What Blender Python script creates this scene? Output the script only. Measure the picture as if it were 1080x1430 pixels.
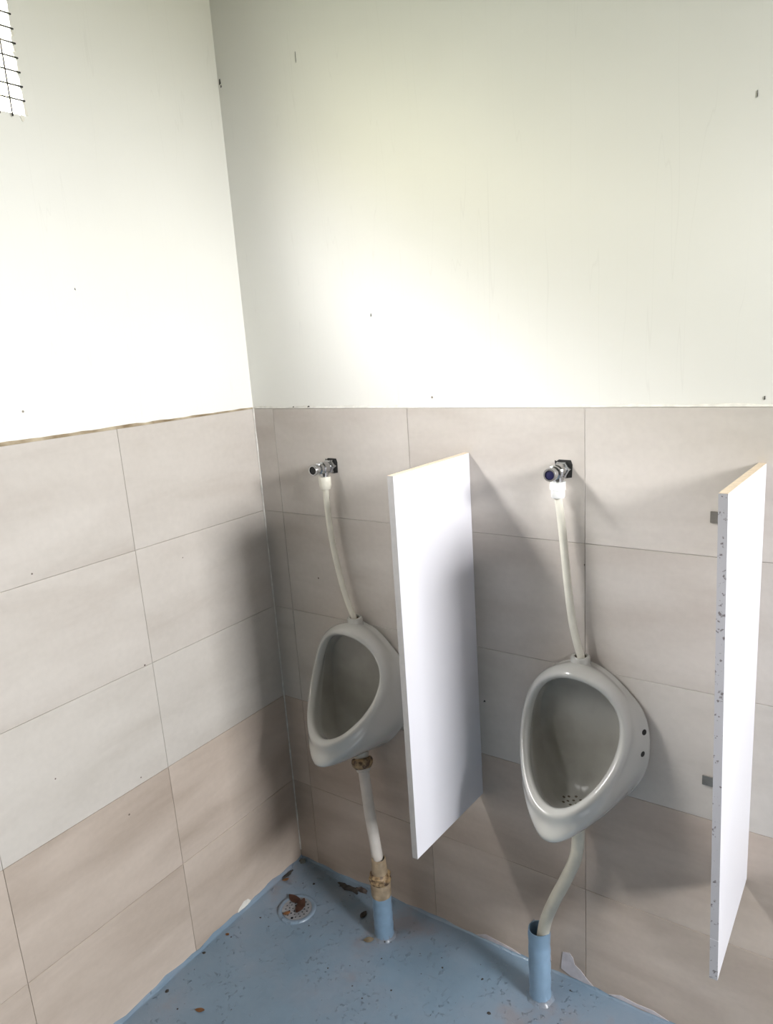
import bpy, bmesh, math, random
from mathutils import Vector, Matrix
from mathutils.bvhtree import BVHTree
random.seed(7)
for o in list(bpy.data.objects): bpy.data.objects.remove(o)
sc = bpy.context.scene
COL = sc.collection
PI = math.pi

# ---------------------------------------------------------------- camera
cam_d = bpy.data.cameras.new('camera'); cam = bpy.data.objects.new('camera', cam_d); COL.objects.link(cam)
CR = Vector((0.82958209, 0.55500036, -0.06138532)); CU = Vector((-0.07924871, 0.22584567, 0.97093428)); CF = Vector((-0.55273248, 0.80060498, -0.23134058))
CP = Vector((1.51779, -1.49045, 1.64800))
mw = Matrix((CR, CU, -CF)).transposed().to_4x4(); mw.translation = CP
cam.matrix_world = mw
cam_d.sensor_fit = 'HORIZONTAL'; cam_d.sensor_width = 36.0; cam_d.lens = 1006.99/1080*36
cam_d.shift_x = -(559.32-540)/1080; cam_d.shift_y = (719.14-715)/1080
cam_d.clip_start = 0.02
sc.camera = cam

# ---------------------------------------------------------------- world, light, exposure
W = bpy.data.worlds.new('World'); sc.world = W; W.use_nodes = True
bg = W.node_tree.nodes['Background']; bg.inputs[1].default_value = 93.0
# overcast day: bright cloud above a dark green ring of trees, dim ground below the horizon
_N, _L = W.node_tree.nodes, W.node_tree.links
_tc = _N.new('ShaderNodeTexCoord'); _sx = _N.new('ShaderNodeSeparateXYZ'); _L.new(_tc.outputs['Generated'], _sx.inputs[0])
_r = _N.new('ShaderNodeValToRGB'); _mr = _N.new('ShaderNodeMapRange'); _mr.inputs[1].default_value = -1; _mr.inputs[2].default_value = 1
_k = _N.new('ShaderNodeMath'); _k.operation = 'MULTIPLY_ADD'; _k.inputs[1].default_value = .26   # the trees stand higher on the left side (-x)
_L.new(_sx.outputs['X'], _k.inputs[0]); _L.new(_sx.outputs['Z'], _k.inputs[2]); _L.new(_k.outputs[0], _mr.inputs[0]); _L.new(_mr.outputs[0], _r.inputs[0]); _L.new(_r.outputs[0], bg.inputs[0])
_e = _r.color_ramp.elements; _e[0].position = .47; _e[0].color = (.07,.075,.055,1); _e[1].position = .685; _e[1].color = (.90,.90,.91,1)
_x = _e.new(.51); _x.color = (.185,.18,.13,1); _x = _e.new(.64); _x.color = (.20,.195,.145,1)
_x = _e.new(1.0); _x.color = (.97,.98,1.0,1)
sc.view_settings.view_transform = 'Standard'; sc.view_settings.look = 'None'
sc.view_settings.gamma = 1.0; sc.view_settings.use_curve_mapping = False
sc.view_settings.exposure = 0.0
# the room: back wall y=0, left wall x=0
RX, RY, RZ = 4.2, -4.0, 3.0
WL = (-1.75, -0.55, 2.145, 2.52)      # left window  y0,y1,z0,z1
WR = (-1.58, -0.58, 2.05, 2.85)      # right window
DR = (3.4, 4.3, 0.0, 2.1)             # doorway in the wall behind the viewer x0,x1,z0,z1
TL = 0.05
def portal(name, loc, rot, sx, sy):
    l = bpy.data.lights.new(name, 'AREA'); l.shape = 'RECTANGLE'; l.size = sx; l.size_y = sy
    l.cycles.is_portal = True
    o = bpy.data.objects.new(name, l); COL.objects.link(o); o.location = loc; o.rotation_euler = rot
portal('window_portal', (-TL-.02, (WL[0]+WL[1])/2, (WL[2]+WL[3])/2), (0, -PI/2, 0), WL[3]-WL[2], WL[1]-WL[0])
portal('window_portal', (RX+.12, (WR[0]+WR[1])/2, (WR[2]+WR[3])/2), (0, PI/2, 0), WR[3]-WR[2], WR[1]-WR[0])

# ---------------------------------------------------------------- helpers
def link(name, me, m=None, parent=None):
    o = bpy.data.objects.new(name, me); COL.objects.link(o)
    if m:
        for x in (m if isinstance(m, (list, tuple)) else [m]): me.materials.append(x)
    if parent: o.parent = parent
    return o
def obj(name, bm, m=None, parent=None, smooth=False, sharp=None):
    me = bpy.data.meshes.new(name)
    bmesh.ops.recalc_face_normals(bm, faces=bm.faces)
    bm.to_mesh(me); bm.free()
    if smooth:
        for p in me.polygons: p.use_smooth = True
        if sharp: me.set_sharp_from_angle(angle=math.radians(sharp))
    return link(name, me, m, parent)
def empty(name, loc=(0,0,0)):
    o = bpy.data.objects.new(name, None); COL.objects.link(o); o.location = loc; o.empty_display_size = .05
    return o
def tag(o, label=None, cat=None, group=None, kind=None):
    if label: o['label'] = label
    if cat: o['category'] = cat
    if group: o['group'] = group
    if kind: o['kind'] = kind
    return o
def add_box(bm, x0, x1, y0, y1, z0, z1, bev=0):
    r = bmesh.ops.create_cube(bm, size=1.0)
    for v in r['verts']:
        v.co = Vector(((x0+x1)/2+v.co.x*(x1-x0), (y0+y1)/2+v.co.y*(y1-y0), (z0+z1)/2+v.co.z*(z1-z0)))
    if bev:
        es = {e for v in r['verts'] for e in v.link_edges}
        bmesh.ops.bevel(bm, geom=list(es), offset=bev, segments=1, affect='EDGES')
def box(x0, x1, y0, y1, z0, z1, bev=0):
    bm = bmesh.new(); add_box(bm, x0, x1, y0, y1, z0, z1, bev); return bm
def frame_to(d):
    d = Vector(d).normalized(); a = Vector((0,0,1)) if abs(d.z) < .9 else Vector((1,0,0))
    u = d.cross(a).normalized(); return u, d.cross(u).normalized(), d
def catmull(pts, n):
    P = [Vector(p) for p in pts]; P = [P[0]*2-P[1]] + P + [P[-1]*2-P[-2]]; out = []
    for i in range(1, len(P)-2):
        for k in range(n):
            t = k/n
            out.append(.5*((2*P[i])+(P[i+1]-P[i-1])*t+(2*P[i-1]-5*P[i]+4*P[i+1]-P[i+2])*t*t+(3*P[i]-P[i-1]-3*P[i+1]+P[i+2])*t**3))
    out.append(P[-2]); return out
def add_tube(bm, pts, rad, seg=20, caps=True):
    n = len(pts); rings = []
    rad = rad if isinstance(rad, (list, tuple)) else [rad]*n
    pts = [Vector(p) for p in pts]; u = None
    for i in range(n):
        d = (pts[min(i+1,n-1)]-pts[max(i-1,0)]).normalized()
        if u is None: u = frame_to(d)[0]
        u = (u-d*u.dot(d)).normalized(); v = d.cross(u)
        rings.append([bm.verts.new(pts[i]+(u*math.cos(2*PI*k/seg)+v*math.sin(2*PI*k/seg))*rad[i]) for k in range(seg)])
    for a, b in zip(rings, rings[1:]):
        for k in range(seg): bm.faces.new((a[k], a[(k+1)%seg], b[(k+1)%seg], b[k]))
    if caps:
        bm.faces.new(rings[0][::-1]); bm.faces.new(rings[-1])
    return rings
def add_lathe(bm, origin, axis, prof, seg=28, closed=False, rot=0):
    """prof: list of (radius, distance along the axis)"""
    u, v, d = frame_to(axis); o = Vector(origin); rings = []
    for r, h in prof:
        if r < 1e-6: rings.append([bm.verts.new(o+d*h)])
        else: rings.append([bm.verts.new(o+d*h+(u*math.cos(2*PI*k/seg+rot)+v*math.sin(2*PI*k/seg+rot))*r) for k in range(seg)])
    prs = list(zip(rings, rings[1:]))
    if closed: prs.append((rings[-1], rings[0]))
    for a, b in prs:
        for k in range(seg):
            k2 = (k+1) % seg
            if len(a) == 1 and len(b) == 1: continue
            if len(a) == 1: bm.faces.new((a[0], b[k2], b[k]))
            elif len(b) == 1: bm.faces.new((a[k], a[k2], b[0]))
            else: bm.faces.new((a[k], a[k2], b[k2], b[k]))
def lathe(*a, **k):
    bm = bmesh.new(); add_lathe(bm, *a, **k); return bm
def add_plate(bm, pts, n, th):
    """polygon pts (3-D, in order) extruded by th along n"""
    n = Vector(n).normalized()*th
    a = [bm.verts.new(Vector(p)) for p in pts]; b = [bm.verts.new(Vector(p)+n) for p in pts]
    bm.faces.new(a[::-1]); bm.faces.new(b)
    for i in range(len(a)): j = (i+1) % len(a); bm.faces.new((a[i], a[j], b[j], b[i]))

# ---------------------------------------------------------------- materials
def mat(name):
    m = bpy.data.materials.new(name); m.use_nodes = True
    return m, m.node_tree.nodes, m.node_tree.links, m.node_tree.nodes['Principled BSDF']
def lin(c): return tuple((x/255/12.92 if x/255 <= .04045 else ((x/255+.055)/1.055)**2.4) for x in c)+(1,)
def plain(name, c, rough=.5, metal=0, coat=0, var=.06, scale=30, bump=0, bscale=80):
    m, N, L, b = mat(name)
    g = N.new('ShaderNodeNewGeometry'); t = N.new('ShaderNodeTexNoise'); t.inputs['Scale'].default_value = scale; t.inputs['Detail'].default_value = 5
    L.new(g.outputs['Position'], t.inputs['Vector'])
    r = N.new('ShaderNodeMapRange'); r.inputs[1].default_value = .3; r.inputs[2].default_value = .7; r.inputs[3].default_value = 1-var; r.inputs[4].default_value = 1+var
    L.new(t.outputs['Fac'], r.inputs[0])
    mx = N.new('ShaderNodeVectorMath'); mx.operation = 'SCALE'; mx.inputs[0].default_value = c[:3]; L.new(r.outputs[0], mx.inputs['Scale'])
    L.new(mx.outputs[0], b.inputs['Base Color'])
    b.inputs['Roughness'].default_value = rough; b.inputs['Metallic'].default_value = metal
    b.inputs['Coat Weight'].default_value = coat; b.inputs['Coat Roughness'].default_value = .08
    if bump:
        t2 = N.new('ShaderNodeTexNoise'); t2.inputs['Scale'].default_value = bscale; t2.inputs['Detail'].default_value = 4; L.new(g.outputs['Position'], t2.inputs['Vector'])
        bp = N.new('ShaderNodeBump'); bp.inputs['Strength'].default_value = bump; bp.inputs['Distance'].default_value = .002
        L.new(t2.outputs['Fac'], bp.inputs['Height']); L.new(bp.outputs[0], b.inputs['Normal'])
    return m
def ramp(N, stops):
    r = N.new('ShaderNodeValToRGB'); e = r.color_ramp.elements
    e[0].position, e[0].color = stops[0]; e[1].position, e[1].color = stops[1]
    for p, c in stops[2:]: x = e.new(p); x.color = c
    return r
def paint_mat():
    m, N, L, b = mat('wall_paint')
    g = N.new('ShaderNodeNewGeometry')
    t = N.new('ShaderNodeTexNoise'); t.inputs['Scale'].default_value = 1.6; t.inputs['Detail'].default_value = 3; L.new(g.outputs['Position'], t.inputs['Vector'])
    r = ramp(N, [(.3, (.80,.79,.73,1)), (.7, (.84,.83,.775,1))]); L.new(t.outputs['Fac'], r.inputs[0])
    # sparse dark specks, and thin vertical drip lines
    v = N.new('ShaderNodeTexVoronoi'); v.inputs['Scale'].default_value = 5.5; L.new(g.outputs['Position'], v.inputs['Vector'])
    s = N.new('ShaderNodeMath'); s.operation = 'LESS_THAN'; s.inputs[1].default_value = .016; L.new(v.outputs['Distance'], s.inputs[0])
    mp = N.new('ShaderNodeMapping'); mp.inputs['Scale'].default_value = (9, 9, .35); L.new(g.outputs['Position'], mp.inputs['Vector'])
    d = N.new('ShaderNodeTexNoise'); d.inputs['Scale'].default_value = 2.2; d.inputs['Detail'].default_value = 2; L.new(mp.outputs[0], d.inputs['Vector'])
    dr = ramp(N, [(.497, (0,0,0,1)), (.5, (1,1,1,1)), (.503, (0,0,0,1))]); L.new(d.outputs['Fac'], dr.inputs[0])
    d2 = N.new('ShaderNodeMath'); d2.operation = 'MULTIPLY'; d2.inputs[1].default_value = .07; L.new(dr.outputs[0], d2.inputs[0])
    mx = N.new('ShaderNodeMix'); mx.data_type = 'RGBA'; L.new(s.outputs[0], mx.inputs[0]); L.new(r.outputs[0], mx.inputs[6]); mx.inputs[7].default_value = (.25,.22,.17,1)
    mx2 = N.new('ShaderNodeMix'); mx2.data_type = 'RGBA'; L.new(d2.outputs[0], mx2.inputs[0]); L.new(mx.outputs[2], mx2.inputs[6]); mx2.inputs[7].default_value = (.35,.33,.28,1)
    L.new(mx2.outputs[2], b.inputs['Base Color']); b.inputs['Roughness'].default_value = .42; b.inputs['Specular IOR Level'].default_value = .4
    t2 = N.new('ShaderNodeTexNoise'); t2.inputs['Scale'].default_value = 9; t2.inputs['Detail'].default_value = 3; L.new(g.outputs['Position'], t2.inputs['Vector'])
    bp = N.new('ShaderNodeBump'); bp.inputs['Strength'].default_value = .25; bp.inputs['Distance'].default_value = .004
    L.new(t2.outputs['Fac'], bp.inputs['Height']); L.new(bp.outputs[0], b.inputs['Normal'])
    return m
def tile_mat(name, c1, c2, c3):
    """stone-look print: soft clouds plus slanting bands, shifted tile by tile"""
    m, N, L, b = mat(name)
    g = N.new('ShaderNodeNewGeometry'); oi = N.new('ShaderNodeObjectInfo')
    cb = N.new('ShaderNodeMath'); cb.operation = 'MULTIPLY'; cb.inputs[1].default_value = 37.0; L.new(oi.outputs['Random'], cb.inputs[0])
    ad = N.new('ShaderNodeVectorMath'); ad.operation = 'ADD'; L.new(g.outputs['Position'], ad.inputs[0]); L.new(cb.outputs[0], ad.inputs[1])
    mp = N.new('ShaderNodeMapping'); mp.inputs['Rotation'].default_value = (.5, .5, .0); mp.inputs['Scale'].default_value = (1.3, 1.3, 5.0); L.new(ad.outputs[0], mp.inputs['Vector'])
    t = N.new('ShaderNodeTexNoise'); t.inputs['Scale'].default_value = 1.5; t.inputs['Detail'].default_value = 6; t.inputs['Roughness'].default_value = .55; t.inputs['Distortion'].default_value = .3
    L.new(mp.outputs[0], t.inputs['Vector'])
    r = ramp(N, [(.33, c1), (.68, c3), (.49, c2)]); L.new(t.outputs['Fac'], r.inputs[0])
    f = N.new('ShaderNodeTexNoise'); f.inputs['Scale'].default_value = 70; f.inputs['Detail'].default_value = 4; L.new(ad.outputs[0], f.inputs['Vector'])
    fr = N.new('ShaderNodeMapRange'); fr.inputs[1].default_value = .3; fr.inputs[2].default_value = .7; fr.inputs[3].default_value = .975; fr.inputs[4].default_value = 1.02; L.new(f.outputs['Fac'], fr.inputs[0])
    tr = N.new('ShaderNodeMapRange'); tr.inputs[3].default_value = .96; tr.inputs[4].default_value = 1.03; L.new(oi.outputs['Random'], tr.inputs[0])
    mm = N.new('ShaderNodeMath'); mm.operation = 'MULTIPLY'; L.new(fr.outputs[0], mm.inputs[0]); L.new(tr.outputs[0], mm.inputs[1])
    sc_ = N.new('ShaderNodeVectorMath'); sc_.operation = 'SCALE'; L.new(r.outputs[0], sc_.inputs[0]); L.new(mm.outputs[0], sc_.inputs['Scale'])
    v = N.new('ShaderNodeTexVoronoi'); v.inputs['Scale'].default_value = 9; L.new(ad.outputs[0], v.inputs['Vector'])
    s = N.new('ShaderNodeMath'); s.operation = 'LESS_THAN'; s.inputs[1].default_value = .022; L.new(v.outputs['Distance'], s.inputs[0])
    mx = N.new('ShaderNodeMix'); mx.data_type = 'RGBA'; L.new(s.outputs[0], mx.inputs[0]); L.new(sc_.outputs[0], mx.inputs[6]); mx.inputs[7].default_value = (.12,.09,.07,1)
    L.new(mx.outputs[2], b.inputs['Base Color'])
    b.inputs['Roughness'].default_value = .38; b.inputs['Specular IOR Level'].default_value = .4
    return m
def floor_mat():
    m, N, L, b = mat('blue_floor_paint')
    g = N.new('ShaderNodeNewGeometry')
    t = N.new('ShaderNodeTexNoise'); t.inputs['Scale'].default_value = 3.2; t.inputs['Detail'].default_value = 6; t.inputs['Roughness'].default_value = .6; L.new(g.outputs['Position'], t.inputs['Vector'])
    r = ramp(N, [(.30, (.16,.235,.31,1)), (.60, (.215,.275,.345,1)), (.46, (.185,.265,.345,1)), (.68, (.24,.245,.27,1))]); L.new(t.outputs['Fac'], r.inputs[0])
    v = N.new('ShaderNodeTexVoronoi'); v.inputs['Scale'].default_value = 22; L.new(g.outputs['Position'], v.inputs['Vector'])
    s = N.new('ShaderNodeMath'); s.operation = 'LESS_THAN'; s.inputs[1].default_value = .055; L.new(v.outputs['Distance'], s.inputs[0])
    cmp_ = N.new('ShaderNodeSeparateColor'); L.new(v.outputs['Color'], cmp_.inputs[0])
    gt = N.new('ShaderNodeMath'); gt.operation = 'GREATER_THAN'; gt.inputs[1].default_value = .72; L.new(cmp_.outputs[0], gt.inputs[0])
    an = N.new('ShaderNodeMath'); an.operation = 'MULTIPLY'; L.new(s.outputs[0], an.inputs[0]); L.new(gt.outputs[0], an.inputs[1])
    mx = N.new('ShaderNodeMix'); mx.data_type = 'RGBA'; L.new(an.outputs[0], mx.inputs[0]); L.new(r.outputs[0], mx.inputs[6]); mx.inputs[7].default_value = (.05,.05,.05,1)
    L.new(mx.outputs[2], b.inputs['Base Color'])
    b.inputs['Roughness'].default_value = .36
    b.inputs['Coat Weight'].default_value = .25; b.inputs['Coat Roughness'].default_value = .2
    t2 = N.new('ShaderNodeTexNoise'); t2.inputs['Scale'].default_value = 75; t2.inputs['Detail'].default_value = 5; t2.inputs['Roughness'].default_value = .6
    L.new(g.outputs['Position'], t2.inputs['Vector'])
    r2 = ramp(N, [(.58, (0,0,0,1)), (.72, (1,1,1,1))]); L.new(t2.outputs['Fac'], r2.inputs[0])
    t3 = N.new('ShaderNodeTexNoise'); t3.inputs['Scale'].default_value = 11; t3.inputs['Detail'].default_value = 3; L.new(g.outputs['Position'], t3.inputs['Vector'])
    r3 = ramp(N, [(.45, (.12,.12,.12,1)), (.65, (1,1,1,1))]); L.new(t3.outputs['Fac'], r3.inputs[0])
    m3 = N.new('ShaderNodeMath'); m3.operation = 'MULTIPLY'; L.new(r2.outputs[0], m3.inputs[0]); L.new(r3.outputs[0], m3.inputs[1])
    m4 = N.new('ShaderNodeMath'); m4.operation = 'MULTIPLY_ADD'; m4.inputs[1].default_value = .8; L.new(t3.outputs['Fac'], m4.inputs[0]); L.new(m3.outputs[0], m4.inputs[2])
    bp = N.new('ShaderNodeBump'); bp.inputs['Strength'].default_value = .8; bp.inputs['Distance'].default_value = .005
    L.new(m4.outputs[0], bp.inputs['Height']); L.new(bp.outputs[0], b.inputs['Normal'])
    return m
def edge_mat():
    m, N, L, b = mat('chipped_board_edge')
    g = N.new('ShaderNodeNewGeometry'); v = N.new('ShaderNodeTexNoise'); v.inputs['Scale'].default_value = 130; v.inputs['Detail'].default_value = 3; L.new(g.outputs['Position'], v.inputs['Vector'])
    r = ramp(N, [(.63, (.44,.43,.45,1)), (.69, (.16,.14,.14,1))]); L.new(v.outputs['Fac'], r.inputs[0])
    L.new(r.outputs[0], b.inputs['Base Color']); b.inputs['Roughness'].default_value = .5
    return m
def mottled(name, c1, c2, lo=.4, hi=.6, scale=60, rough=.6):
    m, N, L, b = mat(name)
    g = N.new('ShaderNodeNewGeometry'); v = N.new('ShaderNodeTexNoise'); v.inputs['Scale'].default_value = scale; v.inputs['Detail'].default_value = 5; L.new(g.outputs['Position'], v.inputs['Vector'])
    r = ramp(N, [(lo, c1), (hi, c2)]); L.new(v.outputs['Fac'], r.inputs[0]); L.new(r.outputs[0], b.inputs['Base Color'])
    b.inputs['Roughness'].default_value = rough
    bp = N.new('ShaderNodeBump'); bp.inputs['Strength'].default_value = .5; bp.inputs['Distance'].default_value = .002
    L.new(v.outputs['Fac'], bp.inputs['Height']); L.new(bp.outputs[0], b.inputs['Normal'])
    return m
M = {}
M['paint'] = paint_mat()
M['tile_a'] = tile_mat('light_stone_tile', (.50,.45,.40,1), (.56,.515,.465,1), (.605,.56,.51,1))
M['tile_g'] = tile_mat('pale_grey_stone_tile', (.51,.47,.42,1), (.565,.525,.475,1), (.605,.565,.515,1))
M['tile_b'] = tile_mat('brown_stone_tile', (.44,.36,.295,1), (.52,.435,.365,1), (.60,.51,.435,1))
M['grout'] = plain('grout', (.30,.27,.23), .9, var=.25, scale=40)
M['back_grout'] = plain('light_grout', (.47,.44,.40), .9, var=.3, scale=30)
M['pale_grout'] = plain('pale_grout', (.72,.70,.64), .8, var=.12, scale=60)
M['mortar'] = mottled('brown_mortar', (.22,.16,.09,1), (.50,.42,.30,1), .35, .65, 18, .9)
M['floor'] = floor_mat()
M['inner'] = mottled('shaded_inner_glaze', (.29,.28,.245,1), (.36,.35,.315,1), .3, .6, 12, .3)  # shade inside the bowl, put into a darker glaze colour
M['ceramic'] = plain('glazed_ceramic', (.50,.495,.46), .16, coat=.6, var=.015, scale=6)
M['spud'] = plain('stained_ceramic', (.50,.48,.42), .3, coat=.3, var=.06, scale=50)
M['black'] = plain('dark_void', (.012,.011,.01), .7)
M['hole_brown'] = plain('stained_hole', (.07,.05,.03), .6)
M['chrome'] = plain('chrome', (.50,.51,.52), .16, metal=1, var=.05)
M['blue_cap'] = plain('navy_blue_insert', (.012,.012,.06), .35)
M['white_plastic'] = plain('white_plastic', (.84,.84,.80), .35, var=.02)
M['cream_hose'] = plain('cream_plastic_hose', (.76,.73,.62), .35, var=.07, scale=25)
M['yellow_hose'] = plain('yellowed_plastic_hose', (.70,.66,.55), .35, var=.10, scale=18)
M['white_pipe'] = plain('white_pvc_pipe', (.67,.63,.58), .35, var=.09, scale=18)
M['blue_pipe'] = plain('blue_painted_pipe', (.24,.36,.49), .34, var=.08, scale=30, bump=.5, bscale=50)
M['glue'] = mottled('tan_pipe_glue', (.09,.05,.025,1), (.42,.29,.15,1), .40, .60, 70, .45)
M['laminate'] = plain('white_laminate', (.75,.74,.78), .38, var=.01, scale=4)
M['edge'] = edge_mat()
M['edge_clean'] = plain('grey_board_edge', (.40,.385,.37), .5, var=.05, scale=60)
M['sleeve'] = plain('tan_pipe_sleeve', (.36,.275,.18), .45, var=.35, scale=35)
M['raw_edge'] = plain('raw_board_edge', (.68,.56,.42), .7, var=.1, scale=90)
M['steel'] = plain('dull_steel', (.30,.28,.25), .45, metal=.8, var=.2, scale=60)
M['grate'] = plain('painted_grate_metal', (.34,.35,.37), .4, metal=.35, var=.12, scale=60)
M['grime'] = plain('grey_grime', (.13,.14,.13), .7, var=.3, scale=80)
M['leaf'] = plain('brown_dead_leaf', (.13,.065,.045), .6, var=.3, scale=60)
M['tan_leaf'] = plain('tan_dead_leaf', (.36,.18,.08), .6, var=.3, scale=60)
M['dark_bit'] = plain('dark_debris', (.05,.045,.04), .8, var=.4, scale=70)
M['wire'] = plain('wire_metal', (.012,.011,.010), 1.0)
M['jamb'] = mottled('worn_window_plaster', (.22,.22,.21,1), (.80,.77,.68,1), .36, .42, 22, .8)
M['concrete'] = plain('low_bounce_concrete', (.20,.19,.17), .9, var=.1, scale=3)  # finish of the unseen walls and ceiling, made dark to cut bounced light
M['door'] = plain('brown_painted_door', (.20,.12,.07), .5, var=.1, scale=5)
M['smear'] = plain('pale_paint_smear', (.62,.58,.60), .7, var=.1, scale=60)

# ---------------------------------------------------------------- room shell
H = 1.492
wall_back = tag(obj('wall_back', box(-.004, RX, .004, .2, -.05, RZ), M['paint']), 'white painted wall above stone tiles, behind the urinals', kind='structure')
def wall_hole(name, fixed, thick, axis, w, a0, a1, jitter=0, m='paint'):
    """wall normal to `axis` with a rectangular hole w=(u0,u1,z0,z1); hole edge may be ragged"""
    u0, u1, z0, z1 = w; rnd = random.Random(3)
    def edge(p, q, n):
        return [(p[0]+(q[0]-p[0])*i/n, p[1]+(q[1]-p[1])*i/n) for i in range(n)]
    n = 26
    inner = edge((u0,z0),(u1,z0),n)+edge((u1,z0),(u1,z1),n)+edge((u1,z1),(u0,z1),n)+edge((u0,z1),(u0,z0),n)
    if jitter: inner = [(a+rnd.uniform(-jitter,jitter), b+rnd.uniform(-jitter,jitter)) for a, b in inner]
    outer = edge((a0,-.05),(a1,-.05),n)+edge((a1,-.05),(a1,RZ),n)+edge((a1,RZ),(a0,RZ),n)+edge((a0,RZ),(a0,-.05),n)
    if z0 <= 0: inner = [(a, max(b, -.05) if b > .01 else -.04) for a, b in inner]
    bm = bmesh.new()
    def P(u, z, t): return (fixed+t, u, z) if axis == 'x' else (u, fixed+t, z)
    rows = [[bm.verts.new(P(a, b, t)) for a, b in ring] for ring, t in ((outer,0),(inner,0),(inner,thick),(outer,thick))]
    for k in range(4):
        A, B = rows[k], rows[(k+1) % 4]; N_ = len(A)
        for i in range(N_):
            f = bm.faces.new((A[i], A[(i+1) % N_], B[(i+1) % N_], B[i]))
            f.material_index = 1 if k == 1 else 0
    return obj(name, bm, [M[m], M['jamb'] if jitter else M[m]])
wall_left = tag(wall_hole('wall_left', -.004, -TL, 'x', WL, RY-.1, .2, .0035), 'white painted wall above stone tiles, left of the corner, with a meshed window', kind='structure')
wall_right = tag(wall_hole('wall_right', RX, .12, 'x', WR, RY-.1, .2, 0, 'concrete'), 'unseen right wall with a high window, kept dark to cut bounce', kind='structure')
wall_front = tag(wall_hole('wall_front', RY, -.12, 'y', DR, -.05, RX, 0, 'concrete'), 'unseen wall behind the viewer, kept dark to cut bounce', kind='structure')
ceiling = tag(obj('ceiling', box(-.06, RX+.12, RY-.12, .2, RZ, RZ+.12), M['concrete']), 'unseen ceiling, kept dark to cut bounce', kind='structure')

door = tag(obj('door_1', box(DR[0]+.004, DR[1]-.004, RY-.08, RY-.04, .004, DR[3]-.004), M['door']), 'closed brown door added behind the viewer to shut out light', kind='structure')  # unseen slab added to stop light entering by the doorway
obj('door_handle', lathe((DR[0]+.08, RY-.0405, 1.0), (0,1,0), [(0,0),(.025,0),(.025,.006),(.01,.01),(.01,.04),(.024,.05),(.02,.07),(0,.072)], seg=20), M['steel'], door, smooth=True, sharp=40)
# floor: gently uneven slab with a small brushed-up lip of paint along both tiled walls
bm = bmesh.new(); NX, NY = 110, 100; rnd = random.Random(5)
DC = Vector((.140, -.180)); DRAD = .052
def warp(i, n, a, b): t = i/n; return a+(b-a)*(t**1.6)
xs = [0.0]+[warp(i, NX, .004, RX) for i in range(NX+1)]; ys = [0.0]+[-warp(i, NY, .004, -RY) for i in range(NY+1)]
def fz(x, y):
    d = math.hypot(x-DC.x, y-DC.y)
    z = -.001+.0009*math.sin(x*21+y*13)+.0007*math.sin(x*47-y*39)
    z += -.004*math.exp(-(d/.11)**2)
    return z
G = []
for j, y in enumerate(ys):
    row = []
    for i, x in enumerate(xs):
        z = fz(x, y)
        if i == 0: z = .009+.004*math.sin(y*31)+.003*math.sin(y*77)
        elif i == 1: z += .004
        if j == 0: z = max(z, .005+.003*math.sin(x*27)+.002*math.sin(x*71))
        row.append(bm.verts.new((x+(0.003*(1+math.sin(y*53)) if i == 1 else 0), y, z)))
    G.append(row)
for j in range(len(ys)-1):
    for i in range(len(xs)-1):
        c = G[j][i].co
        cx = (G[j][i].co+G[j+1][i+1].co)/2
        bm.faces.new((G[j][i], G[j][i+1], G[j+1][i+1], G[j+1][i]))
# the opening of the drain
bmesh.ops.delete(bm, geom=[f for f in bm.faces if (f.calc_center_median().xy-DC).length < DRAD*.86], context='FACES')
floor = tag(obj('floor', bm, M['floor'], smooth=True), 'blue painted concrete floor', kind='structure')
sub = obj('concrete_base', box(-.05, RX+.05, RY-.1, .05, -.16, -.06), M['grout'], floor)

# ---------------------------------------------------------------- tiles: each one a part of its wall
TWx, TH, GAP = .45225, .3, .0009
def tile_mesh(w, h, m, axis, t):
    bm = bmesh.new()
    if axis == 'y': add_box(bm, 0, w, 0, t, 0, h, .0006)
    else: add_box(bm, -t, 0, -w, 0, 0, h, .0006)
    me = bpy.data.meshes.new('tile'); bmesh.ops.recalc_face_normals(bm, faces=bm.faces); bm.to_mesh(me); bm.free(); me.materials.append(m); return me
cache = {}
def tile(wall, axis, u, z, w, h, m):
    # u = near edge; on the left wall the tile runs towards -y
    g = GAP*.5
    key = (round(w, 4), round(h, 4), m.name, axis)
    if key not in cache: cache[key] = tile_mesh(w-2*g, h-2*g, m, axis, .004)
    o = bpy.data.objects.new('tile', cache[key]); COL.objects.link(o)
    lift = random.uniform(0, .0004)
    o.location = (u+g, -lift, z+g) if axis == 'y' else (lift, u-g, z+g)
    o.parent = wall
rows = [(H-.3*(k+1), .3) for k in range(4)]+[(0.0, H-1.2)]
mats_b = [M['tile_a'], M['tile_a'], M['tile_g'], M['tile_b'], M['tile_b']]
for k, (z, h) in enumerate(rows):
    tile(wall_back, 'y', 0.0015, z, .0738, h, mats_b[k])
    x = .0753
    while x < RX-.01:
        w = min(TWx, RX-x-.001); tile(wall_back, 'y', x, z, w, h, mats_b[k]); x += TWx
    y = 0.0; ws = [.45, .4412]
    i = 0
    while y > RY+.01:
        w = ws[i] if i < 2 else .4500
        w = min(w, y-RY-.001); tile(wall_left, 'x', y, z, w, h, mats_b[k]); y -= w; i += 1
obj('grout_bed', box(-.004, RX, .0025, .004, 0, H-.001), M['back_grout'], wall_back)
obj('grout_bed', box(-.004, -.0025, RY, .0, 0, H-.001), M['grout'], wall_left)
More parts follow.
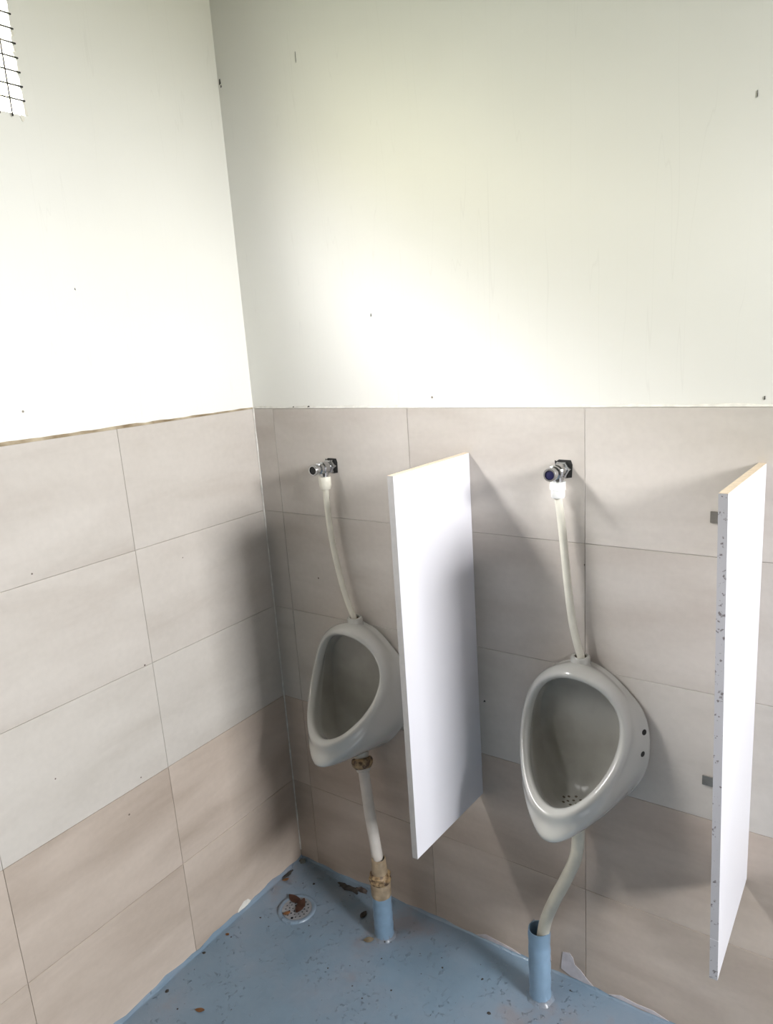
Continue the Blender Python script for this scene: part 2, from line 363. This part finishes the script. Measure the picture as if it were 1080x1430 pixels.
# pale grout bead down the corner and along the top of the back tiles
bm = bmesh.new(); add_tube(bm, [(.0012, -.0012, z*.03) for z in range(1, 50)]+[(.0012,-.0012,H)], [.0022+.0008*math.sin(z*1.7) for z in range(50)], 8)
obj('corner_grout', bm, M['pale_grout'], wall_back, smooth=True)
bm = bmesh.new()
ptsu, n = [], 120
for i in range(n+1): ptsu.append((i/n*2.6, .0038, H+.0055+.0016*math.sin(i*.9)+random.uniform(-.0012,.0012)))
for a, b_ in zip(ptsu, ptsu[1:]):
    q = [bm.verts.new((a[0], .0036, a[2])), bm.verts.new((b_[0], .0036, b_[2])), bm.verts.new((b_[0], -.0006, H+.0004)), bm.verts.new((a[0], -.0006, H+.0004))]
    bm.faces.new(q)
bmesh.ops.remove_doubles(bm, verts=bm.verts, dist=1e-5)
obj('mortar_ledge', bm, M['pale_grout'], wall_back)
bm = bmesh.new(); prev = None; rnd = random.Random(11)
for i in range(91):
    y = -i/90*2.2; wdt = .003+.0035*min(1, -y/.6)+rnd.uniform(-.0008,.0016)
    cur = [bm.verts.new((-.0036, y, H+wdt)), bm.verts.new((.0012, y, H-.0003))]
    if prev: bm.faces.new((prev[0], cur[0], cur[1], prev[1]))
    prev = cur
obj('mortar_ledge', bm, M['mortar'], wall_left)
# window: the opening with its wire mesh
window = tag(empty('window_1', (0, (WL[0]+WL[1])/2, WL[2])), 'small high window with wire mesh, in the left wall', kind='structure')
def wire(p, q):
    bm = bmesh.new(); o_ = window.location; add_tube(bm, [Vector(p)-o_, Vector(q)-o_], .0017, 6)
    obj('wire', bm, M['wire'], window, smooth=True)
y = -.5784
while y > WL[0]: wire((.0018, y, WL[2]-.004), (.0018, y, WL[3]+.004)); y -= .0262
z = 2.175
while z < WL[3]: wire((.0002, WL[0]-.004, z), (.0002, WL[1]+.004, z)); z += .0262
# exposed, ragged plaster round the window edge
def flakes(pts, name='plaster_flake'):
    for (y, z, r) in pts:
        bm = bmesh.new(); n = 9; rnd = random.Random(int(y*1e4+z*1e3))
        add_plate(bm, [(-.004, y+math.cos(2*PI*k/n)*r*rnd.uniform(.4,1), z+math.sin(2*PI*k/n)*r*rnd.uniform(.8,2.0)) for k in range(n)], (1,0,0), .0016)
        obj(name, bm, M['jamb'], wall_left)
flakes([(-.5465, 2.155, .006), (-.5475, 2.172, .004), (-.548, 2.20, .003), (-.5475, 2.235, .003), (-.5485, 2.27, .0035), (-.5485, 2.30, .005), (-.556, 2.1425, .005)])

# ---------------------------------------------------------------- small marks on the walls: paint smears, wall holes
def blob(name, pts, m, parent, axis='y', th=.0008, lift=-.0004):
    bm = bmesh.new()
    if axis == 'y': add_plate(bm, [(a, lift, b) for a, b in pts], (0,-1,0), th)
    else: add_plate(bm, [(-lift, a, b) for a, b in pts], (1,0,0), th)
    return obj(name, bm, m, parent)
smears = [
 [(.842,.098),(.852,.094),(.862,.082),(.874,.064),(.884,.048),(.886,.030),(.872,.044),(.858,.064),(.846,.082)],
 [(.918,.075),(.936,.080),(.946,.068),(.950,.050),(.966,.040),(.985,.020),(1.000,.008),(.975,.006),(.940,.008),(.912,.020)],
 [(1.04,.005),(1.07,.018),(1.11,.014),(1.15,.016),(1.19,.005)],
 [(.66,.005),(.69,.020),(.73,.016),(.77,.012),(.80,.004)]]
for s in smears: blob('paint_smear', s, M['smear'], wall_back)
blob('paint_smear', [(.826,.118),(.838,.140),(.856,.118),(.840,.104)], plain('grey_paint_mark', (.33,.33,.36), .7), wall_back)
blob('paint_smear', [(-.235,.010),(-.245,.022),(-.262,.026),(-.285,.014),(-.29,.006),(-.24,.004)], M['pale_grout'], wall_left, 'x')
for (x, z, w, h) in ((.4361,1.7197,.0012,.004),(.003,2.336,.003,.007),(.006,2.325,.002,.003),(.714,.745,.003,.003),(.2654,2.33,.0004,.012),(1.2854,2.026,.0006,.006),(1.3224,1.508,.0012,.004),(.21,1.497,.004,.002),(.155,1.496,.003,.0015),(.94,1.17,.001,.002)):
    yy = .0039 if z > 1.4985 else 0
    bm = bmesh.new(); add_plate(bm, [(x-w, yy, z-h), (x+w, yy, z-h*.6), (x+w*.6, yy, z+h), (x-w*.4, yy, z+h*.8)], (0,-1,0), .0009)
    obj('wall_chip', bm, M['dark_bit'], wall_back)
blob('wall_chip', [(-.4970,1.806),(-.4984,1.8115),(-.4998,1.808)], M['dark_bit'], wall_left, 'x', .0009, .0038)
blob('stain', [(.318,.075),(.324,.082),(.330,.062),(.338,.030),(.333,.018),(.326,.035)], M['pale_grout'], wall_back)

# ---------------------------------------------------------------- urinals
def make_urinal(xc, zc, label, bolts=True):
    root = empty('urinal', (xc, 0, zc-.262)); ZO = .262     # origin at the lowest point of the back
    tag(root, label, 'urinal', 'white ceramic wall urinals')
    def keyring(keys, N=48):
        """keys: 9 (x,y,z) from top to bottom of the right half; mirrored"""
        K = [Vector(k) for k in keys]
        K = [Vector((-K[1].x, K[1].y, K[1].z))]+K+[Vector((-K[-2].x, K[-2].y, K[-2].z))]
        out = []; n = N//16
        for i in range(1, 9):
            for j in range(n):
                t = j/n; a, b, c, d = K[i-1], K[i], K[i+1], K[i+2]
                out.append(.5*((2*b)+(c-a)*t+(2*a-5*b+4*c-d)*t*t+(3*b-a-3*c+d)*t**3))
        half = out+[K[9]]
        return half+[Vector((-p.x, p.y, p.z)) for p in half[-2:0:-1]]
    th = [PI*k/8 for k in range(9)]
    def yI(c): return -.088+.066*c-.066*c*c
    def egg(w, h, dy, drop=0): return [(w*math.sin(a), yI(math.cos(a))+dy, h*math.cos(a)-drop*max(0,-math.cos(a))**2) for a in th]
    bx = [0,.056,.103,.138,.152,.149,.124,.072,0]; bz = [.142,.124,.084,.040,-.02,-.085,-.15,-.215,-.258]
    B = [(x, -.001, z) for x, z in zip(bx, bz)]
    F = [(x, -.014, z) for x, z in zip(bx, bz)]
    F2 = [(x*.955, -.021 if 2 < i < 7 else -.024, z*.985) for i, (x, z) in enumerate(zip(bx, bz))]
    Mx = [(0,-.045,.148),(.052,-.043,.132),(.096,-.038,.093),(.124,-.040,.043),(.131,-.050,-.02),(.127,-.075,-.085),(.104,-.105,-.15),(.058,-.125,-.198),(0,-.130,-.222)]
    L_ = [(a[0], min(a[1], -.05), a[2]) for a in egg(.128, .149, .022, .030)]
    L_[8] = (0, -.260, -.193); L_[7] = (.038, -.232, -.182); L_[6] = (.090, -.168, -.130)
    O = egg(.127, .147, .006, .014); O[8] = (0, -.228, -.163); O[7] = (.049, -.206, -.149)
    C_ = egg(.120, .139, -.006, .004)
    C2 = egg(.112, .131, -.007)
    I = egg(.105, .1225, .001, .005)
    J1 = egg(.101, .119, .014)
    J2 = [(0,-.055,.122),(.046,-.052,.112),(.084,-.050,.084),(.106,-.052,.044),(.110,-.060,-.005),(.103,-.085,-.058),(.080,-.125,-.105),(.044,-.165,-.135),(0,-.182,-.148)]
    J3 = [(0,-.030,.110),(.040,-.030,.100),(.074,-.030,.072),(.096,-.030,.034),(.100,-.032,-.015),(.094,-.040,-.070),(.074,-.062,-.125),(.040,-.100,-.168),(0,-.115,-.180)]
    J4 = [(0,-.026,.085),(.030,-.026,.075),(.058,-.026,.055),(.076,-.026,.02),(.082,-.026,-.025),(.078,-.027,-.080),(.062,-.034,-.135),(.034,-.050,-.176),(0,-.058,-.188)]
    J5 = [(0,-.025,.04),(.016,-.025,.036),(.030,-.025,.02),(.038,-.025,0),(.042,-.025,-.04),(.040,-.025,-.085),(.032,-.026,-.130),(.018,-.028,-.160),(0,-.030,-.166)]
    bm = bmesh.new(); rings = []
    J2b = [tuple(.93*a+.07*b for a, b in zip(p, q)) for p, q in zip(J3, J2)]; J3b = [tuple(.95*a+.05*b for a, b in zip(p, q)) for p, q in zip(J3, J4)]
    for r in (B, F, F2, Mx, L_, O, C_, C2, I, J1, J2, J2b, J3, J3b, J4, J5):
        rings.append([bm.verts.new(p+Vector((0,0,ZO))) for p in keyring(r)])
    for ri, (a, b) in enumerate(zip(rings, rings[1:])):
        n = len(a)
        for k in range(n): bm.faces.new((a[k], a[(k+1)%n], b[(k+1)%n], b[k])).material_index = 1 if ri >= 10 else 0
    for r in (rings[0], rings[-1]):
        c = bm.verts.new(sum((v.co for v in r), Vector())/len(r))
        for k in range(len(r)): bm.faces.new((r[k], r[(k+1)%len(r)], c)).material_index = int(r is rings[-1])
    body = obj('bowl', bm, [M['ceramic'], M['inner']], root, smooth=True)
    md = body.modifiers.new('subdivision', 'SUBSURF'); md.levels = 2; md.render_levels = 2
    # surface lookup for the holes
    bpy.context.view_layer.update(); ev = body.evaluated_get(bpy.context.evaluated_depsgraph_get()).to_mesh()
    bm2 = bmesh.new(); bm2.from_mesh(ev); bmesh.ops.triangulate(bm2, faces=bm2.faces); tree = BVHTree.FromBMesh(bm2); bm2.free()
    def disc(name, m, origin, direction, r, ex=1, off=.0006):
        loc, nor, i, d = tree.ray_cast(Vector(origin)+Vector((0,0,ZO)), Vector(direction).normalized())
        if loc is None: return
        if nor.dot(Vector(direction)) > 0: nor = -nor
        obj(name, lathe(loc-nor*.001, nor, [(0,off+.001), (r*.7,off+.001), (r,off*.4+.001), (r*1.02, 0)], seg=14), m, root, smooth=False)
    for hx, hy in ((0,-.082),(.014,-.075),(-.014,-.075),(.010,-.092),(-.010,-.092),(.022,-.086),(-.022,-.086),(0,-.066),(0,-.103),(.016,-.104),(-.016,-.104)):
        disc('drain_hole', M['hole_brown'], (hx, hy, -.05), (0, 0, -1), .0034)
    for s in ((1, -1) if bolts else (-1,)):
        for hz in (.0, -.049):
            disc('mounting_hole', M['black'], (s*.1415, -.2, hz), (0, 1, 0), .0066, off=.0008)
    # inlet at the crown: short square-shouldered spout
    bm = bmesh.new()
    add_lathe(bm, (0,-.034,ZO+.120), (0,0,1), [(.026,0),(.024,.018),(.0215,.024),(.0215,.036),(.020,.038),(.0135,.038),(.0125,.034),(.0125,.02)], seg=32)
    obj('inlet_spout', bm, M['ceramic'], root, smooth=True, sharp=40)
    obj('inlet_stain', lathe((0,-.034,ZO+.120), (0,0,1), [(0,.0345),(.0125,.0345)], seg=24), M['hole_brown'], root)
    bm = bmesh.new()
    add_lathe(bm, (0,-.055,ZO-.260), (0,0,1), [(0,0),(.0205,0),(.0215,.004),(.022,.03),(.030,.052)], seg=32)
    obj('outlet_spout', bm, M['spud'], root, smooth=True, sharp=40)
    return root
U1 = (.338, .765); U2 = (.981, .780)
ur1 = make_urinal(*U1, 'white ceramic urinal near the corner, left of the middle partition board', False)
ur2 = make_urinal(*U2, 'white ceramic urinal between the two partition boards, with two dark bolt holes')

# ---------------------------------------------------------------- taps
def make_tap(x, z, cap, label):
    t = empty('angle_valve', (x, 0, z))
    tag(t, label, 'valve', 'chrome wall valves above the urinals')
    # square cut in the tile round the stub
    bm = bmesh.new(); h = .0195
    add_plate(bm, [(-h, -.0005, h*.95), (-h*.8, -.0005, h*.85), (-h*.5, -.0005, h*1.05), (h*.9, -.0005, h*1.02), (h*1.08, -.0005, h*.5), (h, -.0005, -h*.95), (h*.4,-.0005,-h*1.05), (-h*.9,-.0005,-h)], (0,-1,0), .0008)
    obj('cut_tile_gap', bm, M['black'], t)
    obj('hex_nut', lathe((0,-.001,0), (0,-1,0), [(0,0),(.0185,0),(.0195,.002),(.0195,.014),(.017,.017),(.0125,.018)], seg=6), M['chrome'], t)
    bm = bmesh.new()
    add_lathe(bm, (0,-.018,0), (0,-1,0), [(.0125,0),(.0125,.004),(.0155,.006),(.0160,.024),(.0135,.027),(.0135,.031),(.0155,.033),(.0155,.039),(.0125,.041),(.0125,.046),(.0145,.048),(.0145,.060),(.0135,.0615),(.0105,.0615),(.0100,.056)], seg=32)
    obj('valve_body', bm, M['chrome'], t, smooth=True, sharp=35)
    obj('valve_insert', lathe((0,-.018,0), (0,-1,0), [(.0102,.055),(.0098,.0585),(.004,.0592),(0,.0592)], seg=24), cap, t, smooth=True, sharp=40)
    obj('outlet_stub', lathe((0,-.033,0), (0,0,-1), [(.0125,.010),(.0125,.020),(.0105,.0205),(.0105,.028)], seg=28), M['chrome'], t, smooth=True, sharp=35)
    return t
T1 = (.2735, 1.3375); T2 = (.9315, 1.358)
make_tap(*T1, M['black'], 'chrome valve with a hollow dark end, on the tiles near the corner')
make_tap(*T2, M['blue_cap'], 'chrome valve with a navy blue end, right of the middle partition board')
# supply hoses
def hose(name, pts, r, m, label, cat, group, n=12, seg=20):
    base = Vector(pts[-1]); root = empty(name, base); tag(root, label, cat, group)
    P = catmull([Vector(p)-base for p in pts], n)
    bm = bmesh.new(); add_tube(bm, P, r, seg); obj('tube', bm, m, root, smooth=True, sharp=50)
    return root, base
h1, b1 = hose('supply_hose', [(T1[0],-.033,T1[1]-.058),(.2745,-.034,1.235),(.279,-.035,1.165),(.290,-.036,1.09),(.3055,-.035,1.01),(.322,-.034,.955),(U1[0]-.002,-.034,U1[1]+.152)], .0082, M['cream_hose'],
    'thin cream supply hose running down to the urinal near the corner', 'hose', 'supply hoses above the urinals')
bm = bmesh.new(); add_lathe(bm, Vector((T1[0],-.033,T1[1]-.024))-b1, (0,0,-1), [(.0110,0),(.0160,.0),(.0165,.002),(.0158,.026),(.0130,.034),(.0085,.035)], seg=28)
obj('connector', bm, M['cream_hose'], h1, smooth=True, sharp=40)['label'] = 'pale yellow tapered connector'
h2, b2 = hose('supply_hose', [(T2[0]+.001,-.033,T2[1]-.060),(.940,-.034,1.235),(.9475,-.036,1.165),(.955,-.037,1.09),(.963,-.036,1.02),(.972,-.035,.975),(U2[0]+.002,-.034,U2[1]+.152)], .0088, M['cream_hose'],
    'thin white supply hose above the urinal between the two partition boards', 'hose', 'supply hoses above the urinals')
bm = bmesh.new(); o2 = Vector((T2[0],-.033,T2[1]-.022))-b2
add_lathe(bm, o2, (0,0,-1), [(.0110,0),(.0165,0.0),(.0165,.018),(.0150,.019),(.0150,.034),(.0135,.036),(.0090,.036)], seg=28)
obj('connector', bm, M['white_plastic'], h2, smooth=True, sharp=40)['label'] = 'white plastic connector'
bm = bmesh.new(); add_box(bm, -.0175, -.006, -.006, .006, -.002, .011, .001); bmesh.ops.translate(bm, verts=bm.verts, vec=o2+Vector((0,0,-.016)))
obj('connector_lug', bm, M['white_plastic'], h2)

# ---------------------------------------------------------------- partition boards
def make_partition(c, label):
    """c: right-face corners back_top, front_top, front_bottom, back_bottom (x,y,z); the board is .014 thick to the left"""
    th = .014; base = Vector(c[3]); root = empty('partition_board', base)
    tag(root, label, 'partition', 'white partition boards beside the urinals')
    R_ = [Vector(p)-base for p in c]; Lf = [p+Vector((-th,0,0)) for p in R_]
    bm = bmesh.new(); a = [bm.verts.new(p) for p in R_]; b = [bm.verts.new(p) for p in Lf]
    bm.faces.new(a); bm.faces.new(b[::-1])
    for i in range(4): j = (i+1) % 4; bm.faces.new((a[i], b[i], b[j], a[j]))
    bmesh.ops.bevel(bm, geom=list(bm.edges), offset=.0004, segments=1, affect='EDGES')
    obj('panel', bm, M['laminate'], root)
    def strip(name, i, j, d, m, i0=0., i1=1.):
        bm = bmesh.new(); n = Vector(d); a0, a1 = R_[i].lerp(R_[j], i0), R_[i].lerp(R_[j], i1); c0, c1 = Lf[i].lerp(Lf[j], i0), Lf[i].lerp(Lf[j], i1)
        v = [bm.verts.new(p+n*k) for k in (.0002, .0008) for p in (a0, c0, c1, a1)]
        bm.faces.new(v[:4]); bm.faces.new(v[4:][::-1])
        for k in range(4): bm.faces.new((v[k], v[(k+1)%4], v[4+(k+1)%4], v[4+k]))
        return obj(name, bm, m, root)
    return root, strip, Lf, base
def brackets(root, Lf, base, zs, length=.072):
    for z in zs:
        f = (z-base.z-Lf[3].z)/(Lf[0].z-Lf[3].z); x = Lf[3].lerp(Lf[0], f).x
        bm = bmesh.new(); zz = z-base.z
        add_box(bm, x-length, x-.0005, -.0035, -.0012, zz-.0115, zz+.0115, .0005)
        add_box(bm, x-.0032, x-.0005, -.060, -.0030, zz-.0115, zz+.0115, .0005)
        br = obj('bracket', bm, M['steel'], root)
        obj('screw', lathe((x-length+.032, -.0035, zz-.001), (0,-1,0), [(.0065,0),(.0055,.0018),(.002,.0022),(0,.0012)], seg=12), M['black'], br)
        obj('screw', lathe((x-.0032, -.040, zz-.001), (-1,0,0), [(.0055,0),(.005,.0018),(.002,.0022),(0,.0012)], seg=12), M['steel'], br)
p1, st1, l1, bb1 = make_partition([(.6975,-.0005,1.3855),(.6970,-.3190,1.3885),(.6970,-.3190,.4925),(.6995,-.0005,.4725)], 'white partition board between the two urinals')
st1('front_edge', 1, 2, (0,-1,0), M['edge_clean']); st1('top_edge', 0, 1, (0,0,1), M['raw_edge'])
brackets(p1, l1, bb1, (1.285, .60))
p2, st2, l2, bb2 = make_partition([(1.3325,-.0005,1.3860),(1.3215,-.3190,1.3925),(1.3400,-.3190,.4945),(1.3395,-.0005,.4750)], 'white partition board with a chipped edge, right of both urinals')
st2('front_edge', 1, 2, (0,-1,0), M['edge'], 0, .905); st2('front_edge', 1, 2, (0,-1,0), M['edge'], .907, 1); st2('top_edge', 0, 1, (0,0,1), M['raw_edge'])
brackets(p2, l2, bb2, (1.275, .688), .082)

# ---------------------------------------------------------------- waste pipes
P1 = (.430, -.128); P2 = (.891, -.088)
def standpipe(x, y, h, label, closed):
    t = empty('drain_standpipe', (x, y, -.002)); tag(t, label, 'pipe', 'blue painted standpipes on the floor')
    bm = bmesh.new(); n = 14
    prof = [(.0275+.0008*math.sin(i*2.1), .0+h*i/n) for i in range(n+1)]
    add_lathe(bm, (0,0,-.01), (0,0,1), [(.0275,0)]+[(a, b+.01) for a, b in prof]+[(.0265,h+.011),(.0240,h+.0105),(.0240,h-.10),(0,h-.10)], seg=36)
    obj('pipe', bm, M['blue_pipe'], t, smooth=True, sharp=50)
    bm = bmesh.new(); seg = 30; rr = [.036, .033, .0285, .0272]; zz = [-.0005, .003, .007, .016]; rings = []
    for r, z in zip(rr, zz): rings.append([bm.verts.new((math.cos(2*PI*k/seg)*(r+.002*math.sin(k*1.7)*(r > .03)), math.sin(2*PI*k/seg)*(r+.002*math.sin(k*1.7)*(r > .03)), z+.002*math.sin(k*2.3)*(z > .005))) for k in range(seg)])
    for a, b in zip(rings, rings[1:]):
        for k in range(seg): bm.faces.new((a[k], a[(k+1)%seg], b[(k+1)%seg], b[k]))
    obj('base_collar', bm, M['floor'], t, smooth=True)
    return t
s1 = standpipe(*P1, .143, 'blue painted standpipe with a tan glued top, near the floor drain', True)
s2 = standpipe(*P2, .207, 'blue painted open standpipe below the urinal between the partition boards', False)
ug = empty('waste_pipe', (P1[0], P1[1], .14)); tag(ug, 'straight white waste pipe under the urinal near the corner, brown stained at both ends', 'pipe')
A = Vector((U1[0]+.001, -.055, U1[1]-.264)); Bp = Vector((P1[0], P1[1], .225)); o_ = ug.location
bm = bmesh.new(); add_tube(bm, [A-o_+(Bp-A)*.09, A-o_+(Bp-A)*.5+Vector((-.003,0,0)), Bp-o_], .0158, 28); obj('pipe', bm, M['white_pipe'], ug, smooth=True, sharp=50)
D = (Bp-A).normalized()
bm = bmesh.new(); add_lathe(bm, A-o_-D*.028, D, [(.020,.026),(.0285,.028),(.0315,.036),(.0300,.046),(.0235,.056),(.0158,.058)], seg=32); obj('stained_joint', bm, M['glue'], ug, smooth=True)['label'] = 'brown stained joint'
bm = bmesh.new(); add_lathe(bm, A-o_+D*.026, D, [(.0158,0),(.0200,.001),(.0205,.009),(.0170,.012),(.0158,.012)], seg=32); obj('collar', bm, M['white_pipe'], ug, smooth=True, sharp=40)
def ragged(name, prof, m, rough_rows, amp, label):
    bm = bmesh.new(); seg = 40; rings = []
    for i, (r, z) in enumerate(prof):
        row = []
        for k in range(seg):
            a = 2*PI*k/seg; w = amp*(math.sin(3*a+i*1.3)+.6*math.sin(7*a+i*2.1)) if i in rough_rows else 0
            row.append(bm.verts.new((math.cos(a)*(r+w*.5), math.sin(a)*(r+w*.5), z+w)))
        rings.append(row)
    for a, b in zip(rings, rings[1:]):
        for k in range(seg): bm.faces.new((a[k], a[(k+1)%seg], b[(k+1)%seg], b[k]))
    obj(name, bm, m, ug, smooth=True, sharp=50)['label'] = label
ragged('pipe_sleeve', [(.0276,-.004),(.0286,.002),(.0286,.046),(.024,.050)], M['sleeve'], (0,1), .0022, 'tan pipe sleeve')
ragged('glue_ring', [(.0280,.040),(.0305,.045),(.0315,.052),(.0270,.058),(.0290,.062),(.0215,.072)], M['glue'], (1,2,3,4), .0022, 'brown smeared glue ring')
ragged('pipe_reducer', [(.0225,.064),(.0220,.088),(.0205,.094),(.0200,.112),(.0160,.115)], M['sleeve'], (3,), .001, 'tan stained upper sleeve')
wh, wb = hose('waste_hose', [(U2[0],-.055,U2[1]-.258),(U2[0]+.001,-.057,.475),(.977,-.064,.425),(.955,-.073,.362),(.930,-.082,.300),(.910,-.087,.240),(.900,-.088,.185),(.896,-.088,.150)], .0150, M['yellow_hose'],
    'curved cream waste hose dropping into the open blue standpipe', 'hose', None, n=8, seg=28)

# ---------------------------------------------------------------- floor drain
fd = empty('floor_drain', (DC.x, DC.y, -.004)); tag(fd, 'round perforated floor drain in the corner', 'drain')
obj('rim', lathe((0,0,-.012), (0,0,1), [(.0445,.012),(.0455,.015),(.052,.0175),(.0565,.0165),(.060,.011),(.060,0),(.0445,0)], seg=48, closed=True), M['floor'], fd, smooth=True, sharp=50)
# grate: disc with real round holes
bm = bmesh.new(); R_in = .0448
holes = []
for nring, rad in ((1, 0), (6, .0125), (12, .0235), (16, .0345)):
    for k in range(nring): a = 2*PI*k/nring+rad*40; holes.append((rad*math.cos(a), rad*math.sin(a), .0029))
holes = [h for h in holes if math.hypot(h[0]-.012, h[1]+.036) > .009]+[(.012, -.036, .0048)]
def circ(cx, cy, r, n): return [bm.verts.new((cx+r*math.cos(2*PI*k/n), cy+r*math.sin(2*PI*k/n), 0)) for k in range(n)]
edges = []
for (cx, cy, r, n) in [(0,0,R_in,48)]+[(a, b, c, 10) for a, b, c in holes]:
    v = circ(cx, cy, r, n); edges += [bm.edges.new((v[i], v[(i+1)%n])) for i in range(n)]
bmesh.ops.triangle_fill(bm, use_beauty=True, edges=edges, normal=(0,0,1))
bad = [f for f in bm.faces if any((f.calc_center_median().xy-Vector((a,b))).length < c*.8 and all((v.co.xy-Vector((a,b))).length < c*1.05 for v in f.verts) for a, b, c in holes)]
bmesh.ops.delete(bm, geom=bad, context='FACES_ONLY')
gr = bmesh.ops.extrude_face_region(bm, geom=list(bm.faces)); bmesh.ops.translate(bm, verts=[v for v in gr['geom'] if isinstance(v, bmesh.types.BMVert)], vec=(0,0,-.002))
g = obj('grate', bm, M['grate'], fd); g.location = (0,0,.0035)
obj('drain_cup', lathe((0,0,-.05), (0,0,1), [(0,0),(.044,0),(.0444,.048)], seg=32), M['black'], fd, smooth=True)
# leaves and litter
def leaf(x, y, z, l, w, rot, m, label, curl=.15, name='dead_leaf', cat='leaf'):
    bm = bmesh.new(); n = 8; top = []
    rows_ = []
    for i in range(n+1):
        t = i/n; hw = w*math.sin(PI*min(1, t*.96+.02))**.8; xx = (t-.5)*l
        zc_ = curl*l*(4*(t-.5)**2)*.5
        rows_.append([bm.verts.new((xx, -hw, zc_+curl*hw)), bm.verts.new((xx, 0, zc_)), bm.verts.new((xx, hw, zc_+curl*hw))])
    for a, b in zip(rows_, rows_[1:]):
        bm.faces.new((a[0], b[0], b[1], a[1])); bm.faces.new((a[1], b[1], b[2], a[2]))
    bmesh.ops.solidify(bm, geom=list(bm.faces), thickness=.0004)
    o = obj(name, bm, m, smooth=True, sharp=60); o.location = (x, y, z); o.rotation_euler = (0, 0, rot)
    return tag(o, label, cat)
leaf(DC.x-.027, DC.y+.022, .0015, .056, .0125, -.15, M['leaf'], 'reddish brown dead leaf on the far side of the floor drain')
leaf(DC.x+.006, DC.y+.010, .0008, .060, .0130, -1.25, M['leaf'], 'dark brown dead leaf across the middle of the floor drain')
leaf(DC.x-.012, DC.y-.032, .0008, .024, .007, .9, M['tan_leaf'], 'small tan leaf scrap on the near left of the floor drain')
leaf(.155, -.572, .0005, .026, .0065, .45, M['tan_leaf'], 'orange brown leaf alone on the open floor, at the bottom of the picture')
leaf(.030, -.360, .0005, .012, .005, .2, M['tan_leaf'], 'small tan leaf bit on the floor near the left wall')
leaf(.402, -.167, .001, .030, .010, .7, M['mortar'], 'tan scrap lying at the foot of the standpipe near the drain', .05, 'scrap', 'scrap')
leaf(.333, -.100, .001, .030, .009, 1.6, M['dark_bit'], 'dark leaf scrap between the floor drain and the standpipe', .1)
leaf(.028, -.108, .001, .022, .006, .9, M['tan_leaf'], 'tan scrap by the left wall, above the floor drain', .1, 'scrap', 'scrap')
def clump(name, x, y, r, ax, m, label, cat, seedv, h=.0016):
    bm = bmesh.new(); rnd = random.Random(seedv); n = 18
    a = [bm.verts.new((math.cos(2*PI*k/n)*r*ax*rnd.uniform(.55,1.1), math.sin(2*PI*k/n)*r*rnd.uniform(.5,1.1), 0)) for k in range(n)]
    b = [bm.verts.new((v.co.x*.75, v.co.y*.75, h*rnd.uniform(.6,1.2))) for v in a]; c = bm.verts.new((0,0,h*1.2))
    for k in range(n): bm.faces.new((a[k], a[(k+1)%n], b[(k+1)%n], b[k])); bm.faces.new((b[k], b[(k+1)%n], c))
    o = obj(name, bm, m, smooth=True); o.location = (x, y, -.0005); return tag(o, label, cat)
clump('dirt_patch', .228, -.034, .016, 3.0, M['dark_bit'], 'dark brown dirt patch on the floor against the back wall', 'dirt', 4)
clump('dirt_patch', .268, -.020, .012, 2.6, mottled('wet_dirt', (.04,.03,.025,1), (.16,.13,.12,1)), 'small wet dirt patch beside the back wall, left of the standpipe', 'dirt', 8)
clump('dirt_patch', .016, -.085, .028, .35, M['dark_bit'], 'thin dark dirt streak along the left wall by the drain', 'dirt', 12, .001)
clump('dirt_patch', .018, -.016, .012, 1.1, M['grime'], 'grey grime lump in the very corner of the floor', 'dirt', 15, .006)
rnd = random.Random(21)
bm = bmesh.new()
spots = [(.118,-.075,.005),(.066,-.262,.0035),(.02,-.44,.006),(.03,-.577,.006),(.10,-.60,.003),(.36,-.30,.003),(.47,-.20,.003),(.55,-.27,.0035),(.63,-.14,.004),(.74,-.12,.004),(.80,-.20,.006),(.96,-.14,.004),(.045,-.36,.003)]
for i in range(60): spots.append((rnd.uniform(.03, 1.2), -rnd.uniform(.03, .75), rnd.uniform(.0008, .0022)))
for (x, y, r) in spots:
    n = 7; z = fz(x, y)
    a = [bm.verts.new((x+math.cos(2*PI*k/n)*r*rnd.uniform(.6,1.2), y+math.sin(2*PI*k/n)*r*rnd.uniform(.6,1.2), z)) for k in range(n)]
    c = bm.verts.new((x, y, z+r*.5))
    for k in range(n): bm.faces.new((a[k], a[(k+1)%n], c))
tag(obj('grit', bm, M['dark_bit']), 'dark grit and crumbs scattered over the blue floor', 'grit', kind='stuff')
